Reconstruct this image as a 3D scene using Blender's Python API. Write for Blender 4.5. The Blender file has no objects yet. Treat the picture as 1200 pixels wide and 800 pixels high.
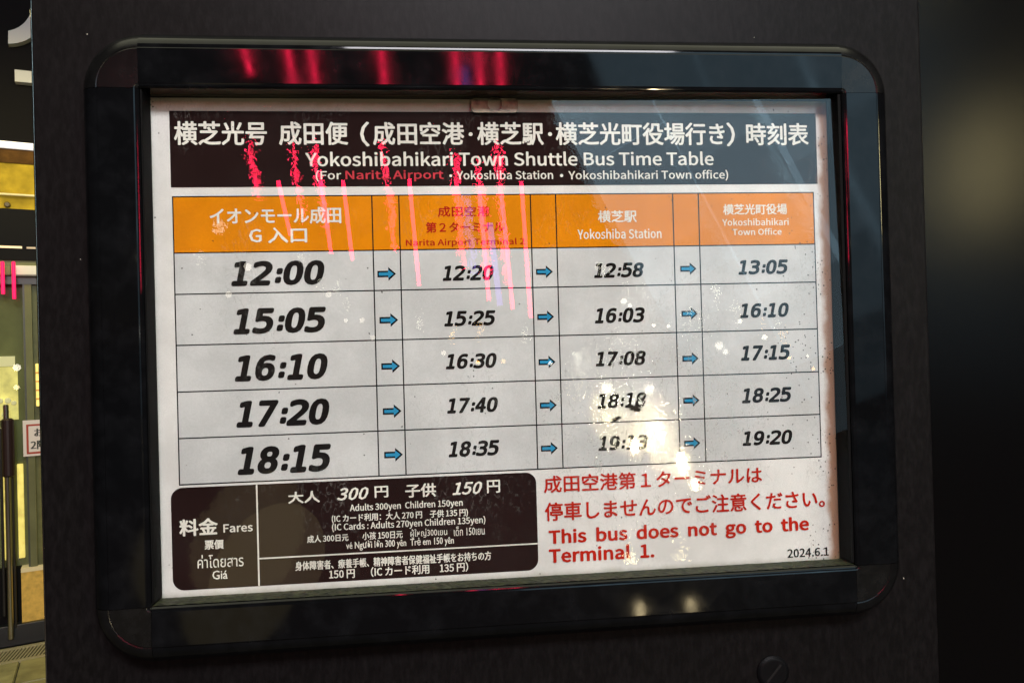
import bpy, math, os, random
from mathutils import Vector, Matrix
random.seed(7)
S = bpy.context.scene
COL = S.collection
R = math.radians

# ------------------------------------------------------------------ camera, world, exposure, lights
cam = bpy.data.cameras.new('camera')
cam.sensor_width = 36.0
cam.lens = 870.0 / 1200.0 * 36.0
cam.clip_start = 0.02
cam.clip_end = 500
co = bpy.data.objects.new('camera', cam)
COL.objects.link(co)
right = Vector((0.994689, -0.099267, -0.027199)); up = Vector((0.026454, -0.008817, 0.999611)); fwd = Vector((0.099469, 0.995022, 0.006144))
M = Matrix((right, up, -fwd)).transposed().to_4x4()
M.translation = Vector((-0.062729, -0.646527, -0.005872))
co.matrix_world = M
S.camera = co
S.view_settings.view_transform = 'Standard'
S.view_settings.look = 'None'
S.view_settings.exposure = 0.0
S.view_settings.gamma = 1.0
S.view_settings.use_curve_mapping = False
S.cycles.transparent_max_bounces = 24
S.cycles.max_bounces = 8

W = bpy.data.worlds.new('World')
S.world = W
W.use_nodes = True
wn = W.node_tree
sky = wn.nodes.new('ShaderNodeTexSky')
sky.sky_type = 'NISHITA'
sky.sun_disc = False
sky.sun_elevation = R(-4.0)
sky.sun_rotation = R(200)
wn.links.new(sky.outputs[0], wn.nodes['Background'].inputs[0])
wn.nodes['Background'].inputs[1].default_value = 0.15

LC = dict(red=(1.0, .015, .07), violet=(.35, .2, 1.0), warm=(1.0, .80, .45), warmwhite=(1.0, .92, .75),
          amber=(1.0, .55, .12), blue=(.50, .80, 1.0), olive=(.9, .72, .35), olivewarm=(1.0, .82, .38), key=(1.0, .965, 1.0), topfill=(1.0, .98, .70), shop=(1.0, .86, .40))
def lamp(name, c, aim, axis, w, h, col, rad):
    """a rectangular lamp of given radiance, its long side along axis, facing aim"""
    L = bpy.data.lights.new(name, 'AREA')
    L.shape = 'ELLIPSE' if 'lamp' in name else 'RECTANGLE'
    L.size = w; L.size_y = h
    area = w * h * (math.pi / 4 if L.shape == 'ELLIPSE' else 1)
    L.energy = rad * area * math.pi
    L.color = LC[col]
    o = bpy.data.objects.new(name, L)
    z = (Vector(c) - Vector(aim)).normalized()
    y = Vector(axis); y = (y - y.dot(z) * z).normalized()
    x = y.cross(z)
    m = Matrix((x, y, z)).transposed().to_4x4(); m.translation = Vector(c)
    o.matrix_world = m
    COL.objects.link(o)
    return o
# name, centre, aimed at, long axis, width, length, colour, radiance
LAMPS = [
    ('red_tube_light', (-2.296, -9.008, 2.285), (-0.188, -0.008, 0.115), (-0.2, 0.002, 0.98), 0.05, 0.706, 'red', 64),
    ('red_tube_light', (-1.767, -9.008, 2.154), (-0.154, -0.008, 0.107), (-0.121, 0.002, 0.993), 0.05, 0.945, 'red', 64),
    ('red_tube_light', (-1.489, -9.009, 2.105), (-0.136, -0.009, 0.104), (-0.097, 0.002, 0.995), 0.05, 1.034, 'red', 64),
    ('red_tube_light', (-0.637, -9.01, 1.929), (-0.08, -0.01, 0.092), (-0.064, 0.002, 0.998), 0.051, 1.384, 'red', 64),
    ('red_tube_light', (0.268, -9.011, 1.744), (-0.021, -0.011, 0.08), (-0.057, 0.002, 0.998), 0.051, 1.434, 'red', 64),
    ('red_tube_light', (0.568, -9.012, 1.654), (-0.001, -0.012, 0.075), (-0.067, 0.002, 0.998), 0.052, 1.493, 'red', 64),
    ('red_tube_light', (0.815, -9.012, 1.678), (0.015, -0.012, 0.076), (-0.038, 0.002, 0.999), 0.052, 1.776, 'red', 64),
    ('violet_tube_light', (0.401, -9.012, 1.498), (-0.012, -0.012, 0.064), (-0.094, 0.002, 0.996), 0.078, 1.086, 'violet', 8),
    ('warm_lamp', (1.696, -7.001, -0.745), (0.086, -0.001, -0.068), (0.029, 0.0, 1.0), 0.055, 0.125, 'warm', 620),
    ('warm_lamp', (2.185, -7.001, -0.934), (0.127, -0.001, -0.084), (-0.14, 0.0, 0.99), 0.055, 0.219, 'warm', 620),
    ('warm_lamp', (1.968, -7.001, -0.634), (0.109, -0.001, -0.059), (-0.116, 0.0, 0.993), 0.055, 0.063, 'warmwhite', 400),
    ('warm_lamp', (2.308, -7.001, -1.155), (0.137, -0.001, -0.103), (-0.14, 0.0, 0.99), 0.046, 0.11, 'warm', 260),
    ('distant_lamp', (2.087, -9.014, 0.974), (0.099, -0.014, 0.03), (0.039, 0.002, 0.999), 0.08, 0.079, 'warmwhite', 15.399999999999999),
    ('distant_lamp', (2.165, -9.015, 0.916), (0.104, -0.015, 0.026), (0.04, 0.002, 0.999), 0.057, 0.057, 'warmwhite', 15.399999999999999),
    ('distant_lamp', (2.474, -9.015, 0.648), (0.125, -0.015, 0.009), (0.042, 0.002, 0.999), 0.046, 0.045, 'warmwhite', 21.0),
    ('distant_lamp', (2.668, -9.016, 0.632), (0.138, -0.016, 0.008), (0.043, 0.002, 0.999), 0.046, 0.045, 'warmwhite', 21.0),
    ('distant_lamp', (3.64, -9.017, 0.674), (0.202, -0.017, 0.011), (0.048, 0.002, 0.999), 0.058, 0.057, 'warmwhite', 18.2),
    ('distant_lamp', (3.966, -9.017, 0.449), (0.224, -0.017, -0.004), (0.05, 0.002, 0.999), 0.07, 0.068, 'warmwhite', 18.2),
    ('distant_lamp', (3.346, -9.017, 0.353), (0.183, -0.017, -0.011), (0.047, 0.002, 0.999), 0.104, 0.102, 'warmwhite', 15.399999999999999),
    ('distant_lamp', (3.423, -9.017, 0.271), (0.188, -0.017, -0.016), (0.047, 0.002, 0.999), 0.069, 0.068, 'warmwhite', 15.399999999999999),
    ('distant_lamp', (4.291, -9.018, 0.167), (0.246, -0.018, -0.023), (0.052, 0.002, 0.999), 0.047, 0.046, 'amber', 21.0),
    ('distant_lamp', (4.611, -9.019, 0.009), (0.267, -0.019, -0.033), (0.054, 0.002, 0.999), 0.047, 0.046, 'amber', 17.5),
    ('distant_lamp', (4.538, -9.018, 0.182), (0.262, -0.018, -0.022), (0.053, 0.002, 0.999), 0.035, 0.034, 'warmwhite', 18.2),
    ('distant_lamp', (1.816, -9.016, -0.164), (0.081, -0.016, -0.045), (0.038, 0.002, 0.999), 0.135, 0.134, 'warmwhite', 23.799999999999997),
    ('distant_lamp', (2.382, -9.017, -0.193), (0.119, -0.017, -0.047), (0.041, 0.002, 0.999), 0.125, 0.123, 'warmwhite', 23.799999999999997),
    ('distant_lamp', (1.801, -9.017, -0.553), (0.081, -0.017, -0.07), (0.038, 0.002, 0.999), 0.101, 0.1, 'warm', 23.799999999999997),
    ('distant_lamp', (0.142, -9.013, 0.232), (-0.029, -0.013, -0.019), (0.029, 0.002, 1.0), 0.055, 0.055, 'amber', 23.799999999999997),
    ('distant_lamp', (0.474, -9.014, 0.233), (-0.007, -0.014, -0.019), (0.03, 0.002, 1.0), 0.056, 0.055, 'amber', 14.0),
    ('distant_lamp', (-0.296, -9.013, 0.366), (-0.058, -0.013, -0.01), (0.026, 0.002, 1.0), 0.066, 0.066, 'warmwhite', 9.799999999999999),
    ('distant_lamp', (-1.541, -9.011, 0.819), (-0.139, -0.011, 0.02), (0.019, 0.002, 1.0), 0.054, 0.055, 'warmwhite', 8.399999999999999),
    ('distant_lamp', (-1.335, -9.011, 0.813), (-0.126, -0.011, 0.019), (0.02, 0.002, 1.0), 0.065, 0.066, 'warmwhite', 8.399999999999999),
    ('distant_lamp', (-2.768, -9.008, 1.53), (-0.219, -0.008, 0.066), (0.012, 0.002, 1.0), 0.096, 0.099, 'warmwhite', 9.799999999999999),
    ('distant_lamp', (-3.006, -9.008, 1.184), (-0.235, -0.008, 0.043), (0.011, 0.002, 1.0), 0.074, 0.077, 'warmwhite', 7.0),
    ('distant_lamp', (-1.752, -9.01, 1.155), (-0.153, -0.01, 0.042), (0.018, 0.002, 1.0), 0.076, 0.077, 'warmwhite', 7.0),
    ('distant_lamp', (-1.198, -9.011, 0.59), (-0.117, -0.011, 0.005), (0.021, 0.002, 1.0), 0.065, 0.066, 'warmwhite', 5.6),
    ('distant_lamp', (1.086, -9.015, 0.193), (0.033, -0.015, -0.021), (0.034, 0.002, 0.999), 0.056, 0.056, 'warmwhite', 18.2),
    ('warm_lamp', (0.984, -3.401, -1.221), (0.104, -0.001, -0.2), (0.029, 0.0, 1.0), 0.048, 0.095, 'warm', 34),
    ('warm_lamp', (1.267, -3.401, -1.213), (0.149, -0.001, -0.198), (0.029, 0.0, 1.0), 0.049, 0.086, 'warm', 28),
    ('lit_frontage', (1.464, -12.001, 6.969), (0.015, -0.001, 0.35), (-0.433, 0.0, 0.901), 1.517, 1.291, 'blue', 2.69),
    ('lit_frontage', (3.263, -12.001, 7.019), (0.107, -0.001, 0.353), (-0.437, 0.0, 0.899), 1.56, 1.312, 'blue', 2.61),
    ('lit_frontage', (5.114, -12.001, 7.069), (0.201, -0.001, 0.355), (-0.442, 0.0, 0.897), 1.605, 1.334, 'blue', 2.78),
    ('lit_frontage', (7.017, -12.001, 7.121), (0.299, -0.001, 0.358), (-0.446, 0.0, 0.895), 1.652, 1.356, 'blue', 2.64),
    ('lit_frontage', (2.026, -12.001, 5.801), (0.044, -0.001, 0.29), (-0.433, 0.0, 0.901), 1.53, 1.301, 'blue', 2.68),
    ('lit_frontage', (3.839, -12.001, 5.834), (0.136, -0.001, 0.292), (-0.437, 0.0, 0.899), 1.573, 1.322, 'blue', 2.88),
    ('lit_frontage', (5.705, -12.001, 5.868), (0.232, -0.001, 0.294), (-0.442, 0.0, 0.897), 1.618, 1.344, 'blue', 3.19),
    ('lit_frontage', (7.625, -12.001, 5.903), (0.33, -0.001, 0.296), (-0.446, 0.0, 0.895), 1.666, 1.367, 'blue', 3.12),
    ('lit_frontage', (2.591, -12.001, 4.624), (0.073, -0.001, 0.23), (-0.433, 0.0, 0.901), 1.542, 1.311, 'blue', 2.79),
    ('lit_frontage', (4.42, -12.001, 4.64), (0.166, -0.001, 0.231), (-0.437, 0.0, 0.899), 1.586, 1.333, 'blue', 2.5),
    ('lit_frontage', (6.301, -12.001, 4.657), (0.262, -0.001, 0.232), (-0.442, 0.0, 0.897), 1.632, 1.355, 'blue', 2.67),
    ('lit_frontage', (8.237, -12.001, 4.674), (0.361, -0.001, 0.233), (-0.446, 0.0, 0.895), 1.68, 1.378, 'blue', 2.53),
    ('lit_frontage', (3.161, -12.001, 3.437), (0.102, -0.001, 0.17), (-0.433, 0.0, 0.901), 1.555, 1.321, 'blue', 2.01),
    ('lit_frontage', (5.005, -12.001, 3.437), (0.196, -0.001, 0.17), (-0.437, 0.0, 0.899), 1.599, 1.343, 'blue', 1.98),
    ('lit_frontage', (6.902, -12.001, 3.437), (0.293, -0.001, 0.17), (-0.442, 0.0, 0.897), 1.646, 1.366, 'blue', 2.03),
    ('lit_frontage', (8.855, -12.001, 3.436), (0.392, -0.001, 0.17), (-0.446, 0.0, 0.895), 1.694, 1.389, 'blue', 2.34),
    ('lit_frontage', (3.735, -12.001, 2.242), (0.131, -0.001, 0.109), (-0.433, 0.0, 0.901), 1.568, 1.331, 'blue', 1.99),
    ('lit_frontage', (5.594, -12.001, 2.224), (0.226, -0.001, 0.108), (-0.437, 0.0, 0.899), 1.613, 1.354, 'blue', 1.98),
    ('lit_frontage', (7.508, -12.001, 2.207), (0.324, -0.001, 0.107), (-0.442, 0.0, 0.897), 1.66, 1.376, 'blue', 1.98),
    ('lit_frontage', (9.477, -12.001, 2.188), (0.424, -0.001, 0.106), (-0.446, 0.0, 0.895), 1.709, 1.4, 'blue', 1.75),
    ('lit_frontage', (4.314, -12.001, 1.037), (0.161, -0.001, 0.047), (-0.433, 0.0, 0.901), 1.581, 1.342, 'blue', 1.22),
    ('lit_frontage', (6.189, -12.001, 1.002), (0.256, -0.001, 0.046), (-0.437, 0.0, 0.899), 1.626, 1.364, 'blue', 1.31),
    ('lit_frontage', (8.118, -12.001, 0.967), (0.355, -0.001, 0.044), (-0.442, 0.0, 0.897), 1.674, 1.387, 'blue', 1.33),
    ('lit_frontage', (10.104, -12.001, 0.93), (0.456, -0.001, 0.042), (-0.446, 0.0, 0.895), 1.724, 1.412, 'blue', 1.37),
    ('lit_frontage', (4.897, -12.001, -0.177), (0.19, -0.001, -0.015), (-0.433, 0.0, 0.901), 1.594, 1.352, 'blue', 0.63),
    ('lit_frontage', (6.788, -12.001, -0.229), (0.287, -0.001, -0.017), (-0.437, 0.0, 0.899), 1.641, 1.375, 'blue', 0.54),
    ('lit_frontage', (8.733, -12.001, -0.283), (0.386, -0.001, -0.02), (-0.442, 0.0, 0.897), 1.689, 1.399, 'blue', 0.6),
    ('lit_frontage', (10.737, -12.001, -0.338), (0.488, -0.001, -0.023), (-0.446, 0.0, 0.895), 1.739, 1.423, 'blue', 0.61),
    ('olive_sheen_lamp', (-0.987, -3.001, -0.881), (-0.226, -0.001, -0.161), (0.513, 0.0, 0.859), 0.473, 0.641, 'olive', 0.65),  # unseen dim ellipse, added for the olive reflection over the fares box
    ('wall_lamp', (4.497, -4.88, 1.35), (0.543, 0.12, 0.174), (0.018, 0.0, 1.0), 0.168, 1.0, 'olivewarm', 85),
    ('wall_lamp', (4.038, -4.88, 2.842), (0.482, 0.12, 0.373), (0.033, 0.0, 0.999), 0.038, 0.427, 'olivewarm', 60),
]

for a in LAMPS: lamp(*a)
# added key light, out of view, that lights the sheet from above in front
lamp('added_key_light', (.30, -2.5, 1.85), (0, 0, 0), (1, 0, 0), .6, 1.5, 'key', 37.0)
# added broad light above, out of view, that brightens the frame's upper rounding
lamp('overhead_fill', (0, -1.0, 2.6), (0, -.6, 0), (1, 0, 0), 2.4, 4.0, 'topfill', 2.1)

# ------------------------------------------------------------------ materials
def nodes(name):
    m = bpy.data.materials.new(name); m.use_nodes = True
    return m, m.node_tree, m.node_tree.nodes['Principled BSDF']
def plain(name, col, rough=.5, metal=0., spec=.5, emit=0, bump=0, bscale=200, var=0, vscale=30):
    m, t, p = nodes(name)
    p.inputs['Base Color'].default_value = (*col, 1)
    p.inputs['Roughness'].default_value = rough
    p.inputs['Metallic'].default_value = metal
    p.inputs['Specular IOR Level'].default_value = spec
    if emit:
        p.inputs['Emission Color'].default_value = (*col, 1)
        p.inputs['Emission Strength'].default_value = emit
    geo = t.nodes.new('ShaderNodeNewGeometry')
    if var:
        n = t.nodes.new('ShaderNodeTexNoise'); n.inputs['Scale'].default_value = vscale; n.inputs['Detail'].default_value = 5
        t.links.new(geo.outputs['Position'], n.inputs['Vector'])
        r = t.nodes.new('ShaderNodeMapRange')
        r.inputs[1].default_value = .3; r.inputs[2].default_value = .7
        r.inputs[3].default_value = 1 - var; r.inputs[4].default_value = 1 + var
        t.links.new(n.outputs[0], r.inputs[0])
        mx = t.nodes.new('ShaderNodeMix'); mx.data_type = 'RGBA'; mx.blend_type = 'MULTIPLY'; mx.inputs[0].default_value = 1
        mx.inputs[6].default_value = (*col, 1)
        t.links.new(r.outputs[0], mx.inputs[7]); t.links.new(mx.outputs[2], p.inputs['Base Color'])
        if emit: t.links.new(mx.outputs[2], p.inputs['Emission Color'])
    if bump:
        n = t.nodes.new('ShaderNodeTexNoise'); n.inputs['Scale'].default_value = bscale; n.inputs['Detail'].default_value = 3
        t.links.new(geo.outputs['Position'], n.inputs['Vector'])
        b = t.nodes.new('ShaderNodeBump'); b.inputs['Distance'].default_value = bump; b.inputs['Strength'].default_value = 1
        t.links.new(n.outputs[0], b.inputs['Height']); t.links.new(b.outputs[0], p.inputs['Normal'])
    return m

def printed(name, col, dirt=.5):
    """paper ink with fine dirt: specks, a rusty stain down the right margin, a dusty top and bottom edge"""
    m, t, p = nodes(name)
    N, K = t.nodes.new, t.links.new
    geo = N('ShaderNodeNewGeometry'); sep = N('ShaderNodeSeparateXYZ'); K(geo.outputs['Position'], sep.inputs[0])
    def math_(op, a, b=None, c=None):
        n = N('ShaderNodeMath'); n.operation = op; n.use_clamp = False
        for i, v in enumerate((a, b, c)):
            if v is None: continue
            if isinstance(v, (int, float)): n.inputs[i].default_value = v
            else: K(v, n.inputs[i])
        return n.outputs[0]
    def ramp(v, a, b, c=0., d=1.):
        n = N('ShaderNodeMapRange'); n.interpolation_type = 'SMOOTHSTEP'
        for i, q in enumerate((a, b, c, d)): n.inputs[i + 1].default_value = q
        K(v, n.inputs[0]); return n.outputs[0]
    def noise(s, det=4, rough=.5, vec=None):
        n = N('ShaderNodeTexNoise'); n.inputs['Scale'].default_value = s; n.inputs['Detail'].default_value = det
        n.inputs['Roughness'].default_value = rough
        K(vec or geo.outputs['Position'], n.inputs['Vector']); return n.outputs[0]
    def mix(f, a, b, mode='MIX'):
        n = N('ShaderNodeMix'); n.data_type = 'RGBA'; n.blend_type = mode
        if isinstance(f, (int, float)): n.inputs[0].default_value = f
        else: K(f, n.inputs[0])
        for i, v in ((6, a), (7, b)):
            if isinstance(v, tuple): n.inputs[i].default_value = (*v, 1)
            else: K(v, n.inputs[i])
        return n.outputs[2]
    X, Z = sep.outputs[0], sep.outputs[2]
    blot = ramp(noise(14, 6, .6), .35, .7, .86, 1.06)
    c = mix(1.0, col, blot, 'MULTIPLY')
    fine = ramp(noise(700, 3, .6), .3, .7, .955, 1.03)
    c = mix(1.0, c, fine, 'MULTIPLY')
    # rust and damp stain along the right edge of the sheet
    edge = math_('ADD', X, math_('MULTIPLY', math_('SUBTRACT', noise(60, 5), .5), .012))
    c = mix(math_('MULTIPLY', ramp(edge, .2845, .2925), .86), c, (.30, .13, .055), 'MIX')
    # dusty brown top and bottom edges
    ez = math_('ADD', Z, math_('MULTIPLY', math_('SUBTRACT', noise(90, 5), .5), .006))
    c = mix(math_('MULTIPLY', ramp(ez, .1990, .208), .75), c, (.33, .25, .14), 'MIX')
    c = mix(math_('MULTIPLY', ramp(ez, -.2025, -.2095), .45), c, (.22, .2, .1), 'MIX')
    # black mould specks, thick near the right side and in the corners
    v = N('ShaderNodeTexVoronoi'); v.inputs['Scale'].default_value = 430; K(geo.outputs['Position'], v.inputs['Vector'])
    sx = N('ShaderNodeSeparateXYZ'); K(v.outputs['Color'], sx.inputs[0])
    rsz = math_('MULTIPLY', sx.outputs[1], .34)
    speck = math_('LESS_THAN', math_('ADD', v.outputs['Distance'], math_('MULTIPLY', math_('SUBTRACT', noise(900, 2), .5), .35)), rsz)
    zone = math_('ADD', ramp(X, .225, .295, 0, .34), math_('ADD', ramp(X, -.285, -.297, 0, .08), .006))
    corner = math_('MULTIPLY', ramp(math_('ABSOLUTE', X), .270, .297), ramp(Z, .192, .209))
    zone = math_('ADD', math_('MULTIPLY', zone, ramp(noise(22, 3), .42, .6, .15, 1.6)), math_('MULTIPLY', corner, .7))
    on = math_('LESS_THAN', sx.outputs[0], zone)
    c = mix(math_('MULTIPLY', math_('MULTIPLY', speck, on), dirt * 1.6), c, (.025, .02, .018), 'MIX')
    K(c, p.inputs['Base Color'])
    p.inputs['Roughness'].default_value = .7
    p.inputs['Specular IOR Level'].default_value = .0
    return m

def clear(name, ior, rough, tint, bump=None, haze=0., scuff=0., scratch=0.):
    """thin clear plastic: see-through with a true Fresnel reflection from its outer face"""
    m = bpy.data.materials.new(name); m.use_nodes = True
    t = m.node_tree; t.nodes.clear(); N, K = t.nodes.new, t.links.new
    out = N('ShaderNodeOutputMaterial'); tr = N('ShaderNodeBsdfTransparent'); tr.inputs[0].default_value = (*tint, 1)
    gl = N('ShaderNodeBsdfGlossy'); gl.inputs['Roughness'].default_value = rough
    fr = N('ShaderNodeFresnel'); fr.inputs[0].default_value = ior
    geo = N('ShaderNodeNewGeometry')
    inv = N('ShaderNodeMath'); inv.operation = 'SUBTRACT'; inv.inputs[0].default_value = 1; K(geo.outputs['Backfacing'], inv.inputs[1])
    mu = N('ShaderNodeMath'); mu.operation = 'MULTIPLY'; K(fr.outputs[0], mu.inputs[0]); K(inv.outputs[0], mu.inputs[1])
    mx = N('ShaderNodeMixShader'); K(mu.outputs[0], mx.inputs[0]); K(tr.outputs[0], mx.inputs[1]); K(gl.outputs[0], mx.inputs[2])
    def worn():
        """mask of the rubbed, crumpled patch in the lower right of the opening"""
        mp = N('ShaderNodeMapping'); mp.inputs['Location'].default_value = (-.130 / .14, 0, .080 / .14); mp.inputs['Scale'].default_value = (1 / .14, 0, 1 / .14)
        K(geo.outputs['Position'], mp.inputs[0])
        ln = N('ShaderNodeVectorMath'); ln.operation = 'LENGTH'; K(mp.outputs[0], ln.inputs[0])
        nz = N('ShaderNodeTexNoise'); nz.inputs['Scale'].default_value = 26; nz.inputs['Detail'].default_value = 4; K(geo.outputs['Position'], nz.inputs['Vector'])
        ad = N('ShaderNodeMath'); ad.operation = 'ADD'; K(ln.outputs['Value'], ad.inputs[0]); K(nz.outputs[0], ad.inputs[1])
        r = N('ShaderNodeMapRange'); r.interpolation_type = 'SMOOTHSTEP'
        r.inputs[1].default_value = .85; r.inputs[2].default_value = 1.45; r.inputs[3].default_value = 1; r.inputs[4].default_value = 0
        K(ad.outputs[0], r.inputs[0]); return r.outputs[0]
    if scuff:
        ma = N('ShaderNodeMath'); ma.operation = 'MULTIPLY_ADD'; K(worn(), ma.inputs[0]); ma.inputs[1].default_value = scuff; ma.inputs[2].default_value = rough
        K(ma.outputs[0], gl.inputs['Roughness'])
    if bump:
        last = None
        for sc, dist, det, stretch, wear in bump:
            mp = N('ShaderNodeMapping'); mp.inputs['Scale'].default_value = (.45, 1, stretch); K(geo.outputs['Position'], mp.inputs[0])
            n = N('ShaderNodeTexNoise'); n.inputs['Scale'].default_value = sc; n.inputs['Detail'].default_value = det
            K(mp.outputs[0], n.inputs['Vector'])
            b = N('ShaderNodeBump'); b.inputs['Strength'].default_value = 1; b.inputs['Distance'].default_value = dist
            if wear:
                ma = N('ShaderNodeMath'); ma.operation = 'MULTIPLY_ADD'; K(worn(), ma.inputs[0]); ma.inputs[1].default_value = wear; ma.inputs[2].default_value = 1
                mu2 = N('ShaderNodeMath'); mu2.operation = 'MULTIPLY'; K(ma.outputs[0], mu2.inputs[0]); K(n.outputs[0], mu2.inputs[1])
                K(mu2.outputs[0], b.inputs['Height'])
            else: K(n.outputs[0], b.inputs['Height'])
            if last: K(last.outputs[0], b.inputs['Normal'])
            last = b
        K(last.outputs[0], gl.inputs['Normal'])
    last = mx
    if haze:
        d = N('ShaderNodeBsdfDiffuse'); d.inputs[0].default_value = (.5, .48, .45, 1)
        n = N('ShaderNodeTexNoise'); n.inputs['Scale'].default_value = 9; n.inputs['Detail'].default_value = 8; n.inputs['Roughness'].default_value = .65
        K(geo.outputs['Position'], n.inputs['Vector'])
        r = N('ShaderNodeMapRange'); r.inputs[1].default_value = .45; r.inputs[2].default_value = .8; r.inputs[3].default_value = haze * .3; r.inputs[4].default_value = haze * 2.5
        K(n.outputs[0], r.inputs[0])
        m2 = N('ShaderNodeMixShader'); K(r.outputs[0], m2.inputs[0]); K(mx.outputs[0], m2.inputs[1]); K(d.outputs[0], m2.inputs[2]); last = m2
    if scratch:
        # fine pale scratches and rub marks, dense in the worn patch and sparse elsewhere
        d = N('ShaderNodeBsdfDiffuse'); d.inputs[0].default_value = (.62, .60, .55, 1)
        mp = N('ShaderNodeMapping'); mp.inputs['Rotation'].default_value = (0, .5, 0); mp.inputs['Scale'].default_value = (1.6, 1, .7); K(geo.outputs['Position'], mp.inputs[0])
        n = N('ShaderNodeTexNoise'); n.inputs['Scale'].default_value = 75; n.inputs['Detail'].default_value = 3; n.inputs['Distortion'].default_value = 1.2; K(mp.outputs[0], n.inputs['Vector'])
        s1 = N('ShaderNodeMath'); s1.operation = 'SUBTRACT'; K(n.outputs[0], s1.inputs[0]); s1.inputs[1].default_value = .5
        s2 = N('ShaderNodeMath'); s2.operation = 'ABSOLUTE'; K(s1.outputs[0], s2.inputs[0])
        r = N('ShaderNodeMapRange'); r.inputs[1].default_value = 0; r.inputs[2].default_value = .014; r.inputs[3].default_value = scratch; r.inputs[4].default_value = 0; K(s2.outputs[0], r.inputs[0])
        n2 = N('ShaderNodeTexNoise'); n2.inputs['Scale'].default_value = 12; n2.inputs['Detail'].default_value = 4; K(geo.outputs['Position'], n2.inputs['Vector'])
        r2 = N('ShaderNodeMapRange'); r2.inputs[1].default_value = .5; r2.inputs[2].default_value = .68; r2.inputs[3].default_value = 0; r2.inputs[4].default_value = .45; K(n2.outputs[0], r2.inputs[0])
        mk = N('ShaderNodeMath'); mk.operation = 'MAXIMUM'; K(worn(), mk.inputs[0]); K(r2.outputs[0], mk.inputs[1])
        f = N('ShaderNodeMath'); f.operation = 'MULTIPLY'; K(mk.outputs[0], f.inputs[0]); K(r.outputs[0], f.inputs[1])
        m3 = N('ShaderNodeMixShader'); K(f.outputs[0], m3.inputs[0]); K(last.outputs[0], m3.inputs[1]); K(d.outputs[0], m3.inputs[2]); last = m3
    K(last.outputs[0], out.inputs[0])
    return m

INK = dict(
    white=printed('paper_white', (.76, .73, .72)), cell=printed('cell_grey', (.60, .59, .60)),
    orange=printed('orange_ink', (.74, .235, .004)), brown=printed('dark_brown_ink', (.018, .008, .0075), .2),
    cream=printed('cream_ink', (.80, .76, .70), .3), ink=printed('black_ink', (.012, .010, .010), .2),
    red=printed('red_ink', (.50, .016, .006), .2), pinkred=printed('pink_red_ink', (.62, .05, .07), .2),
    rule=printed('black_rule_ink', (.010, .010, .012), .1), bluefill=printed('blue_arrow_ink', (.03, .27, .50), .2))
INK['redhead'] = printed('dark_red_ink', (.42, .015, .008), .2)
FILM = clear('laminate_film', 1.5, .006, (.98, .98, .97), bump=[(9, .0005, 1, 1, 0), (40, .00012, 2, .8, 0), (480, .000021, 2, .7, 5.0)], haze=.0, scratch=.4)
PANE = clear('acrylic_pane', 1.49, .004, (.97, .985, .975), bump=[(6, .00006, 1, 1, 0)], haze=.003, scuff=.034)

def satin_black(name, col, rough, b, vs):
    m, t, p = nodes(name)
    N, K = t.nodes.new, t.links.new
    geo = N('ShaderNodeNewGeometry')
    n = N('ShaderNodeTexNoise'); n.inputs['Scale'].default_value = vs; n.inputs['Detail'].default_value = 7; n.inputs['Roughness'].default_value = .65
    K(geo.outputs['Position'], n.inputs['Vector'])
    r = N('ShaderNodeMapRange'); r.inputs[1].default_value = .35; r.inputs[2].default_value = .72; r.inputs[3].default_value = rough; r.inputs[4].default_value = rough + .05
    K(n.outputs[0], r.inputs[0]); K(r.outputs[0], p.inputs['Roughness'])
    d = N('ShaderNodeMapRange'); d.inputs[1].default_value = .45; d.inputs[2].default_value = .75; d.inputs[3].default_value = 1; d.inputs[4].default_value = 2.2
    K(n.outputs[0], d.inputs[0])
    mx = N('ShaderNodeMix'); mx.data_type = 'RGBA'; mx.blend_type = 'MULTIPLY'; mx.inputs[0].default_value = 1; mx.inputs[6].default_value = (*col, 1)
    K(d.outputs[0], mx.inputs[7]); K(mx.outputs[2], p.inputs['Base Color']); p.inputs['Specular IOR Level'].default_value = .2
    f = N('ShaderNodeTexNoise'); f.inputs['Scale'].default_value = 900; f.inputs['Detail'].default_value = 2; K(geo.outputs['Position'], f.inputs['Vector'])
    bp = N('ShaderNodeBump'); bp.inputs['Distance'].default_value = b; K(f.outputs[0], bp.inputs['Height']); K(bp.outputs[0], p.inputs['Normal'])
    return m
RAIL = satin_black('black_rail_paint', (.0028, .0030, .0034), .035, .000002, 40)
CORNER = satin_black('black_corner_plastic', (.004, .004, .004), .2, .00001, 50)
GASKET = plain('black_rubber', (.004, .004, .004), .7, spec=.06)
BACK = plain('case_back', (.03, .03, .03), .7)
SILL = plain('mossy_sill', (.022, .025, .010), .6, spec=.3, bump=.0012, bscale=260, var=.95, vscale=160)
TAB = plain('yellowed_plastic', (.26, .19, .115), .35, var=.5, vscale=140)
TABHOLE = plain('tab_hole_rim', (.2, .16, .10), .5)

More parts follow.
